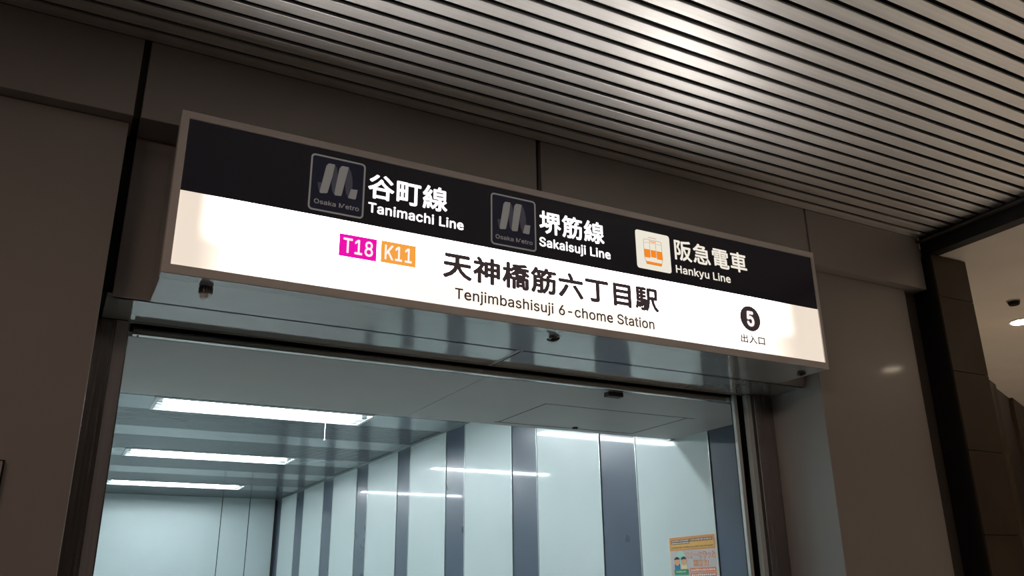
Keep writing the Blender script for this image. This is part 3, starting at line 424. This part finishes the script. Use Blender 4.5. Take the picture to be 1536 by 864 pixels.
# inner ceiling: plain strips and ribbed bays
ci = setting('ceiling_inside', (1.7, 10, 3.26), 'metal ceiling of ribbed bays between plain strips')
strips = [(4.93, 5.50), (6.45, 7.0), (7.93, 8.50), (9.45, 9.98), (10.95, 11.54), (12.5, 13.1), (14.05, 14.68)]
LX0, LX1 = 0.685, 2.70
lights_y = [(4.93, 5.50), (7.93, 8.50), (10.95, 11.54), (14.05, 14.68)]
for a, b in strips:
    if (a, b) in lights_y:
        box('plain_strip', (-0.185, LX0, a, b, 3.26, 3.275), 'plain_strip', ci, 0.002)
        box('plain_strip', (LX1, 3.64, a, b, 3.26, 3.275), 'plain_strip', ci, 0.002)
    else:
        box('plain_strip', (-0.185, 3.64, a, b, 3.26, 3.275), 'plain_strip', ci, 0.002)
edges = [4.585] + [v for s in strips for v in s] + [15.99]
for i in range(0, len(edges), 2):
    a, b = edges[i], edges[i + 1]
    n = max(1, round((b - a) / 0.066)); st = (b - a) / n
    m = MB()
    for k in range(n):
        y0 = a + k * st
        m.box(-0.185, 3.64, y0 + 0.013, y0 + st - 0.013, 3.262, 3.285)
    o = m.build('ceiling_ribs', 'rib', ci); o['kind'] = 'stuff'
    box('rib_backing', (-0.185, 3.64, a, b, 3.286, 3.30), 'rib_back', ci)
box('ceiling_slab', (-0.35, 3.8, 4.58, 16.1, 3.42, 3.5), 'void', ci)

# passage on the far side of the column
pr = setting('ceiling_passage', (8, 1.5, 3.44), 'tan plaster ceiling of the neighbouring passage')
box('plaster_slab', (4.401, 14, -6, 9.0, 3.44, 3.52), 'plaster', pr)
col = setting('column', (4.47, 3.1, 0), 'ochre tiled column beside the entrance facade')
box('column_core', (4.325, 4.622, 2.942, 3.42, 0, 3.439), 'black_steel', col)
zz = [0, 0.546, 0.985, 1.424, 1.863, 2.301, 2.74, 3.18, 3.439]
for a, b in zip(zz[:-1], zz[1:]):
    box('stone_tile', (4.322, 4.627, 2.93, 2.942, a + 0.002, b - 0.002), 'tile', col, 0.0015)
wp = setting('wall_passage', (9, 5.2, 0), 'oblique ochre and brown panelled wall beyond the column')
A0 = Vector((7.474, 4.76, 0)); D = (Vector((9.144, 5.466, 0)) - A0); D.normalize(); Nn = Vector((-D.y, D.x, 0))
def oblique(t0, t1, depth0, name, mat):
    p = [A0 + D * t0 + Nn * depth0, A0 + D * t1 + Nn * depth0, A0 + D * t1 + Nn * 0.3, A0 + D * t0 + Nn * 0.3]
    MB().prism([tuple(v) for v in p], (0, 0, 3.439)).build(name, mat, wp)
oblique(-2.9, 0.42, 0, 'wall_slab', 'tile'); oblique(0.42, 1.20, 0.03, 'brown_panel', 'brown_panel')
oblique(1.20, 3.1, 0, 'wall_slab', 'tile'); oblique(3.1, 4.2, 0.03, 'brown_panel', 'brown_panel'); oblique(4.2, 7.0, 0, 'wall_slab', 'tile')

# ================================================================== THE SIGN
SX0, SX1, SZ0, SZ1, SY = 0.205, 3.212, 2.597, 3.2, 2.81
sign = thing('station_sign', (1.7, 2.98, SZ0), 'long backlit station entrance sign box with black upper band and white lower band', 'sign')
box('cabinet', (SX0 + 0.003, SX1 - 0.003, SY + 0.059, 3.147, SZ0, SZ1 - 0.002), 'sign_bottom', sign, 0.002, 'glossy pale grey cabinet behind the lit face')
m = MB()
m.box(SX0, SX1, SY, SY + 0.056, SZ0, 2.629, 0.002); m.box(SX0, SX1, SY, SY + 0.056, 3.172, SZ1, 0.002)
m.box(SX0, 0.232, SY, SY + 0.056, 2.629, 3.172); m.box(3.194, SX1, SY, SY + 0.056, 2.629, 3.172)
m.build('front_frame', 'sign_metal', sign, label='grey metal rim around the sign face')
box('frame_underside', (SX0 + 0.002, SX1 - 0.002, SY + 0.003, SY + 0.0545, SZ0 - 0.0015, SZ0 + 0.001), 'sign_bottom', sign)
box('upper_panel', (0.232, 3.194, SY + 0.006, SY + 0.02, 2.899, 3.172), 'sign_black', sign, label='black upper band of the sign face')
box('lower_panel', (0.232, 3.194, SY + 0.006, SY + 0.02, 2.629, 2.899), 'milk', sign, label='glowing white lower band of the sign face')
PL = SY + 0.0055          # print plane
H = 1.6
kanji('谷町線', 0.886, 1.212, 1.411 + H, 1.516 + H, 0.022, 'glow_white', sign, 'letter', PL - 0.0006)
latin('Tanimachi Line', 0.890, 1.283, 1.3525 + H, 0.0385, 0.018, 'glow_white', sign, 'letter', PL - 0.0006)
kanji('堺筋線', 1.629, 1.951, 1.410 + H, 1.513 + H, 0.022, 'glow_white', sign, 'letter', PL - 0.0006)
latin('Sakaisuji Line', 1.627, 1.979, 1.3505 + H, 0.0385, 0.018, 'glow_white', sign, 'letter', PL - 0.0006)
kanji('阪急電車', 2.331, 2.760, 1.412 + H, 1.514 + H, 0.020, 'glow_cream', sign, 'letter', PL - 0.0006)
latin('Hankyu Line', 2.331, 2.649, 1.3495 + H, 0.0355, 0.016, 'glow_cream', sign, 'letter', PL - 0.0006)
kanji('天神橋筋六丁目駅', 1.197, 2.220, 1.1405 + H, 1.254 + H, 0.036, 'print_dark', sign, 'letter', PL - 0.0006)
latin('Tenjimbashisuji 6-chome Station', 1.249, 2.188, 1.0635 + H, 0.042, 0.013, 'print_dark', sign, 'letter', PL - 0.0006)
kanji('出入口', 2.674, 2.820, 1.068 + H, 1.109 + H, 0.026, 'print_dark', sign, 'letter', PL - 0.0006)
rn = shape('exit_number_disc', [disc(2.745, 1.189 + H, 0.0615)], 'print_dark', sign, PL - 0.0006)
latin('5', 2.722, 2.768, 1.155 + H, 0.066, 0.035, 'glow_soft', rn, 'digit', PL - 0.0014)
bd = shape('line_badge', [rect(0.788, 0.9305, 1.158 + H, 1.2455 + H)], 'magenta', sign, PL - 0.0006, label='magenta line number badge')
latin('T18', 0.803, 0.917, 1.174 + H, 0.056, 0.013, 'glow_soft', bd, 'letter', PL - 0.0014)
bd = shape('line_badge', [rect(0.9475, 1.0855, 1.160 + H, 1.2465 + H)], 'ochre', sign, PL - 0.0006, label='ochre yellow line number badge')
latin('K11', 0.962, 1.070, 1.175 + H, 0.056, 0.013, 'glow_soft', bd, 'letter', PL - 0.0014)
# metro emblem plates
s1 = [(0.056, 0.188), (0.062, 0.197), (0.066, 0.2), (0.088, 0.2), (0.081, 0.148), (0.067, 0.081), (0.064, 0.077), (0.042, 0.073), (0.037, 0.076)]
s2 = [(0.106, 0.188), (0.112, 0.198), (0.116, 0.201), (0.141, 0.201), (0.132, 0.149), (0.120, 0.081), (0.117, 0.077), (0.096, 0.075), (0.092, 0.081)]
s3 = [(0.154, 0.113), (0.18, 0.115), (0.175, 0.079), (0.171, 0.074), (0.145, 0.075)]
f0 = [(0.028, 0.115), (0.043, 0.116), (0.038, 0.075), (0.032, 0.090)]
f1 = [(0.088, 0.2), (0.096, 0.187), (0.101, 0.164), (0.1005, 0.14), (0.092, 0.078), (0.084, 0.09), (0.079, 0.123), (0.082, 0.155)]
f2 = [(0.141, 0.201), (0.150, 0.185), (0.156, 0.165), (0.159, 0.141), (0.159, 0.1135), (0.154, 0.113), (0.145, 0.075), (0.136, 0.094), (0.131, 0.128), (0.135, 0.161)]
for ox in (0.666, 1.405):
    oz = 1.317 + H - 0.001
    sh = lambda L: [(ox + a, oz + b) for a, b in L]
    pl = shape('emblem_plate', [rrect(ox - 0.001, ox + 0.206, oz + 0.002, oz + 0.228, 0.016)], 'navy', sign, PL - 0.0004)
    shape('plate_outline', [rrect(ox - 0.002, ox + 0.207, oz + 0.001, oz + 0.229, 0.016), rrect(ox + 0.0045, ox + 0.2005, oz + 0.0075, oz + 0.2225, 0.011)], 'grey_film', pl, PL - 0.0012)
    for L in (s1, s2, s3): shape('emblem_stroke', [sh(L)], 'grey_film', pl, PL - 0.0016)
    for L in (f0, f1, f2): shape('emblem_fold', [sh(L)], 'fold_film', pl, PL - 0.0011)
    latin('Osaka Metro', ox + 0.019, ox + 0.189, oz + 0.0295, 0.0175, 0.014, 'grey_film', pl, 'letter', PL - 0.0012)
# tram plate
ox, oz = 2.118, 1.338 + H
pl = shape('tram_plate', [rrect(ox, ox + 0.187, oz, oz + 0.182, 0.013)], 'glow_plate', sign, PL - 0.0006, label='cream plate with an orange tram front')
K = PL - 0.0014
shape('tram_outline', [[(ox + a, oz + b) for a, b in [(0.046, 0.144), (0.135, 0.144), (0.140, 0.139), (0.1425, 0.058), (0.132, 0.025), (0.052, 0.025), (0.042, 0.056), (0.041, 0.139)]],
                       [(ox + a, oz + b) for a, b in [(0.047, 0.1425), (0.134, 0.1425), (0.1385, 0.138), (0.1410, 0.058), (0.131, 0.0265), (0.053, 0.0265), (0.0435, 0.056), (0.0425, 0.138)]]], 'thin_line', pl, K)
shape('tram_roof', [rect(ox + 0.068, ox + 0.113, oz + 0.1535, oz + 0.1555)], 'thin_line', pl, K)
shape('tram_lamp', [rect(ox + 0.078, ox + 0.105, oz + 0.1335, oz + 0.1375)], 'orange', pl, K)
shape('tram_body', [rect(ox + 0.043, ox + 0.0735, oz + 0.056, oz + 0.0955)], 'orange', pl, K)
shape('tram_body', [rect(ox + 0.0785, ox + 0.1055, oz + 0.061, oz + 0.0955)], 'orange', pl, K)
shape('tram_body', [[(ox + 0.1105, oz + 0.056), (ox + 0.1415, oz + 0.056), (ox + 0.1410, oz + 0.0955), (ox + 0.1105, oz + 0.0955)]], 'orange', pl, K)
shape('tram_bumper', [[(ox + 0.050, oz + 0.0385), (ox + 0.137, oz + 0.0385), (ox + 0.133, oz + 0.026), (ox + 0.0535, oz + 0.026)]], 'orange', pl, K)
for a in (0.0735, 0.1065):
    shape('door_line', [rect(ox + a, ox + a + 0.0014, oz + 0.062, oz + 0.1425)], 'thin_line', pl, K - 0.0004)
for a in (0.046, 0.080, 0.112):
    shape('window_line', [rect(ox + a, ox + a + 0.025, oz + 0.1275, oz + 0.1285)], 'thin_line', pl, K)
# latches under the box
def latch(x, y, kind):
    z = SZ0
    if kind == 0:
        o = MB().cyl((x, y, z - 0.012), 0.021, 0.024, seg=24, bev=0.003).build('latch', 'knurl', sign, label='round knurled latch under the sign')
        MB().cyl((x - 0.004, y + 0.004, z - 0.030), 0.013, 0.016, seg=20, bev=0.002).build('latch_knob', 'sign_metal', o)
        m = MB()
        for i in range(14):
            a = 2 * math.pi * i / 14; m.box(x + 0.0215 * math.cos(a) - 0.0015, x + 0.0215 * math.cos(a) + 0.0015, y + 0.0215 * math.sin(a) - 0.0015, y + 0.0215 * math.sin(a) + 0.0015, z - 0.022, z - 0.003)
        m.build('grip', 'rubber', o)
    else:
        o = MB().cyl((x, y, z - 0.005), 0.018, 0.010, seg=20, bev=0.002).build('latch', 'knurl', sign, label='butterfly latch under the sign')
        m = MB().ball((x + 0.008, y, z - 0.016), 0.012, 2.0, 0.8, 0.7); m.turn((x, y, z - 0.012), 'Y', -0.35); m.build('latch_wing', 'rubber', o, True)
        m = MB().cyl((x - 0.018, y, z - 0.020), 0.005, 0.030, 'X', 12, bev=0.001); m.turn((x - 0.018, y, z - 0.02), 'Z', 0.5); m.build('latch_lever', 'knurl', o, True)
latch(0.362, 2.905, 0); latch(1.73, 2.900, 1); latch(3.118, 2.900, 1)

# ================================================================== ROLLER SHUTTER
rs = thing('roller_shutter', (1.7, 3.49, 2.56), 'raised roller shutter with bright bottom bar and steel guides in the doorway', 'shutter')
o = MB().box(0.185, 3.215, 3.474, 3.508, ZP - 0.004, ZP + 0.030, bev=0.006).build('bottom_bar', 'bright_steel', rs, label='bright steel bar at the curtain foot')
MB().cyl((0.205, 3.49, ZP - 0.005), 0.004, 0.003, seg=12).build('screw', 'black_plastic', o)
box('curtain', (0.18, 3.22, 3.483, 3.499, ZP + 0.031, 3.2), 'black_steel', rs)
box('slot_lining', (0.17, 3.23, 3.438, 3.442, ZP + 0.04, 3.2), 'black_steel', rs)
box('guide_flange', (3.176, 3.198, 3.446, 3.466, 0.0, ZP + 0.032), 'guide_metal', rs, 0.001)
box('guide_flange', (3.232, 3.262, 3.410, 3.440, 0.0, ZP + 0.032), 'guide_metal', rs, 0.001)
box('guide_channel', (3.199, 3.231, 3.47, 3.50, 0.0, ZP + 0.030), 'black_steel', rs)
box('guide_channel', (3.232, 3.274, 3.444, 3.50, 0.0, ZP + 0.030), 'black_steel', rs)
box('shutter_stop', (2.425, 2.515, 3.530, 3.575, ZP - 0.024, ZP - 0.001), 'brown_plastic', rs, 0.003, 'small dark brown stop block behind the bar')

# ================================================================== ACCESS HATCH
ah = thing('access_hatch', ((hx0 + hx1) / 2, (hy0 + hy1) / 2, ZP), 'square grey access hatch in the board ceiling above the doorway', 'hatch')
box('hatch_door', (hx0 + 0.006, hx1 - 0.006, hy0 + 0.006, hy1 - 0.010, ZP, ZP + 0.018), 'board', ah)
m = MB(); m.box(hx0, hx1 + 0.05, hy0, hy0 + 0.006, ZP - 0.001, ZP + 0.01); m.box(hx0 - 0.02, hx1, hy1 - 0.010, hy1, ZP - 0.001, ZP + 0.01)
m.box(hx0, hx0 + 0.006, hy0, hy1, ZP - 0.001, ZP + 0.01); m.box(hx1 - 0.008, hx1, hy0, hy1, ZP - 0.001, ZP + 0.01)
m.build('hatch_frame', 'dark_line', ah)
MB().cyl((2.80, 4.46, ZP - 0.006), 0.018, 0.012, seg=20, bev=0.002).build('turn_knob', 'black_plastic', ah, label='small black turn knob')

# ================================================================== CEILING LIGHTS
def copy_tree(o, parent=None):
    c2 = o.copy(); COL.objects.link(c2); c2.parent = parent
    for ch in list(o.children): copy_tree(ch, c2)
    return c2
def make_light():
    yc, hw = 8.215, 0.275
    t = thing('ceiling_light', (1.69, yc, 3.26), 'nearest recessed fluorescent ceiling light, beside the pull cord', 'ceiling light', 'recessed fluorescent lights inside the entrance')
    m = MB(); z0, z1 = 3.252, 3.262
    m.box(LX0, LX1, yc - hw - 0.01, yc - hw + 0.02, z0, z1); m.box(LX0, LX1, yc + hw - 0.02, yc + hw + 0.01, z0, z1)
    m.box(LX0, LX0 + 0.03, yc - hw + 0.02, yc + hw - 0.02, z0, z1); m.box(LX1 - 0.03, LX1, yc - hw + 0.02, yc + hw - 0.02, z0, z1)
    m.build('rim', 'fixture', t)
    m = MB()
    x0, x1, y0, y1 = LX0 + 0.03, LX1 - 0.03, yc - hw + 0.02, yc + hw - 0.02
    ya, yb, zt = yc - 0.10, yc + 0.10, 3.37
    m.prism([(x0, y0, 3.262), (x0, ya, zt), (x0, ya, zt + 0.008), (x0, y0, 3.272)], (x1 - x0, 0, 0))
    m.prism([(x0, y1, 3.262), (x0, yb, zt), (x0, yb, zt + 0.008), (x0, y1, 3.272)], (x1 - x0, 0, 0))
    m.prism([(x0, ya, zt), (x0, yb, zt), (x0, yb, zt + 0.008), (x0, ya, zt + 0.008)], (x1 - x0, 0, 0))
    for xe in (x0, x1 - 0.004):
        m.prism([(xe, y0, 3.262), (xe, ya, zt), (xe, yb, zt), (xe, y1, 3.262)], (0.004, 0, 0))
    m.build('reflector', 'reflector', t)
    for yy in (yc - 0.045, yc + 0.045):
        tu = MB().cyl((1.6925, yy, 3.283), 0.0165, x1 - x0 - 0.10, 'X', 16).build('tube', 'tube', t, True)
        for xe in (x0 + 0.028, x1 - 0.028):
            MB().box(xe - 0.024, xe + 0.024, yy - 0.022, yy + 0.022, 3.262, 3.368, 0.004).build('socket', 'socket', tu)
    return t
l1 = make_light()
l2 = copy_tree(l1); l2.location.y = 11.245; l2['label'] = 'middle recessed fluorescent ceiling light of the row of three'
l3 = copy_tree(l1); l3.location.y = 14.365; l3['label'] = 'farthest recessed fluorescent ceiling light, near the end wall'
l0 = copy_tree(l1); l0.location.y = 5.215; l0['label'] = 'recessed fluorescent ceiling light hidden just behind the doorway bulkhead'
cord = MB().cyl((2.345, 8.47, 3.178), 0.0035, 0.165, seg=8).build('pull_cord', 'fixture', l1, True)
MB().cyl((2.345, 8.47, 3.085), 0.009, 0.022, seg=12, r2=0.005, bev=0.001).build('cord_knob', 'socket', cord, True)

# ================================================================== POSTER on the inner wall
px = 3.64
po = thing('poster', (px, 4.455, 1.50), 'orange and grey manners poster on the white wall panel inside the doorway', 'poster')
box('sheet', (px - 0.004, px - 0.001, 4.222, 4.69, 1.5044, 1.9400), principled('cream_paper', (0.72, 0.68, 0.55), 0.6), po)
# poster prints use u = -y so that text reads from the passage
MAT['p_grey'] = principled('poster_grey', (0.56, 0.51, 0.50), 0.6); MAT['p_orange'] = principled('poster_orange', (0.66, 0.27, 0.09), 0.6)
MAT['p_yellow'] = principled('poster_yellow', (0.74, 0.42, 0.10), 0.6); MAT['p_red'] = principled('poster_coral', (0.72, 0.20, 0.09), 0.6)
MAT['p_white'] = principled('poster_white', (0.75, 0.70, 0.66), 0.6); MAT['p_brown'] = principled('poster_brown', (0.20, 0.11, 0.06), 0.6)
MAT['p_green'] = principled('poster_green', (0.03, 0.27, 0.14), 0.6); MAT['p_blue'] = principled('poster_blue', (0.02, 0.16, 0.33), 0.6)
MAT['p_skin'] = principled('poster_skin', (0.68, 0.36, 0.20), 0.6); MAT['p_hair'] = principled('poster_hair', (0.02, 0.02, 0.02), 0.6)
MAT['p_mint'] = principled('poster_mint', (0.42, 0.68, 0.56), 0.6); MAT['p_cream'] = principled('poster_cream', (0.76, 0.66, 0.36), 0.6)
U0, U1 = -4.69, -4.222                       # u runs left to right as seen
def q(name, loops, mat, lift, parent=po): return shape(name, loops, mat, parent, px - 0.0045 - lift, SIDE, 0.0002)
q('grey_ground', [rect(U0 + .012, U1 - .012, 1.5123, 1.9334)], 'p_grey', 0.0003)
hd = q('header_band', [rect(U0 + .012, U1 - .012, 1.8509, 1.9334)], 'p_orange', 0.0008)
q('yellow_band', [rect(U0 + .022, U1 - .02, 1.8608, 1.8971)], 'p_yellow', 0.0013, hd)
q('text_shadow', [rect(U0 + .03, U0 + .215, 1.8885, 1.9176)], 'p_brown', 0.0018, hd)
q('text_shadow', [rect(U0 + .22, U0 + .435, 1.9030, 1.9189)], 'p_brown', 0.0018, hd)
def scribble(u0, u1, z0, z1, mat, lift, parent, n):
    L = []; w_ = (u1 - u0) / n
    for i in range(n): 
        a = u0 + i * w_; L.append(rect(a + w_ * .12, a + w_ * random.uniform(.6, .9), z0 + (z1 - z0) * random.uniform(0, .25), z1 - (z1 - z0) * random.uniform(0, .3)))
    o_ = q('small_print', L, mat, lift, parent); o_['kind'] = 'stuff'
scribble(U0 + .036, U0 + .21, 1.9057, 1.9149, 'p_white', 0.0023, hd, 12)
scribble(U0 + .036, U0 + .21, 1.8918, 1.9011, 'p_white', 0.0023, hd, 12)
scribble(U0 + .226, U0 + .43, 1.9063, 1.9156, 'p_white', 0.0023, hd, 14)
scribble(U0 + .03, U1 - .03, 1.8648, 1.8740, 'p_brown', 0.0018, hd, 34)
kanji('マナーを守った', U0 + .170, U0 + .452, 1.7961, 1.8397, 0.06, 'p_red', po, 'title_outline', px - 0.0058, SIDE)
kanji('マナーを守った', U0 + .176, U0 + .446, 1.8014, 1.8344, 0.0, 'p_white', po, 'title', px - 0.0066, SIDE)
kanji('利用を!', U0 + .238, U0 + .385, 1.7486, 1.7895, 0.06, 'p_red', po, 'title_outline', px - 0.0058, SIDE)
kanji('利用を!', U0 + .244, U0 + .379, 1.7532, 1.7849, 0.0, 'p_cream', po, 'title', px - 0.0066, SIDE)
for za in (1.7156, 1.6859, 1.6562):
    q('coral_bar', [rrect(U0 + .20, U0 + .448, za, za + .026, .006)], 'p_red', 0.0008)
    scribble(U0 + .212, U0 + .44, za + .006, za + .02, 'p_white', 0.0013, po, 12)
q('bubble', [disc(U0 + .115, 1.8047, .045)], 'p_mint', 0.0008)
for cu_, cloth in ((U0 + .078, 'p_blue'), (U0 + .145, 'p_cream')):
    q('drawn_shirt', [rrect(cu_ - .028, cu_ + .028, 1.7288, 1.7750, .012)], cloth, 0.0013)
    q('drawn_face', [disc(cu_, 1.7849, .026)], 'p_skin', 0.0018)
    q('drawn_hair', [[(cu_ + .030 * math.cos(math.radians(a)), 1.7869 + .026 * math.sin(math.radians(a))) for a in range(20, 165, 12)] + [(cu_ - .018, 1.7961), (cu_ + .016, 1.7974)]], 'p_hair', 0.0023)
gb = q('green_banner', [rrect(U0 + .045, U0 + .185, 1.7024, 1.7367, .006)], 'p_green', 0.0023)
scribble(U0 + .065, U0 + .165, 1.7169, 1.7262, 'p_white', 0.0028, gb, 8)
q('lower_band', [rect(U0 + .03, U1 - .03, 1.5308, 1.6298)], 'p_orange', 0.0008)

# ================================================================== SMALL WALL AND CEILING FITTINGS
wbx = thing('wall_box', (-0.27, 3.048, 1.90), 'small dark box outlined on the facade cladding beside the doorway', 'wall box')
box('box_body', (-0.40, -0.146, 3.030, 3.0475, 1.86, 1.998), 'facade', wbx, 0.003)
box('box_shadow_gap', (-0.402, -0.141, 3.0445, 3.0478, 1.855, 2.003), 'joint', wbx)
def downlight(x, y, label, power=400):
    t = thing('downlight', (x, y, 3.44), label, 'downlight', 'round downlights in the passage ceiling')
    MB().cyl((x, y, 3.436), 0.085, 0.008, seg=32, bev=0.002).build('trim_ring', 'fixture', t)
    MB().cyl((x, y, 3.4305), 0.068, 0.003, seg=32).build('lens', 'lamp_warm', t)
    l = lamp('downlight_beam', 'SPOT', (x, y, 3.42), power, (1.0, 0.90, 0.79), (x, y, 0), spot_size=math.radians(120), spot_blend=0.7, shadow_soft_size=0.06)
    l.location -= t.location; l.parent = t
    return t
downlight(6.10, 3.53, 'round lit downlight in the passage ceiling nearest the oblique wall', 900)
downlight(6.42, 1.17, 'round lit downlight in the passage ceiling over the pavement side', 60)
downlight(8.9, 2.4, 'round lit downlight in the passage ceiling farthest from the column', 350)
sd = thing('smoke_detector', (5.595, 3.261, 3.44), 'small black sensor hanging from the tan passage ceiling', 'sensor')
MB().cyl((5.595, 3.261, 3.436), 0.045, 0.008, seg=28).build('mounting_plate', 'plaster', sd)
MB().cyl((5.595, 3.261, 3.420), 0.032, 0.024, seg=24, r2=0.040, bev=0.002).build('sensor_body', 'black_plastic', sd)
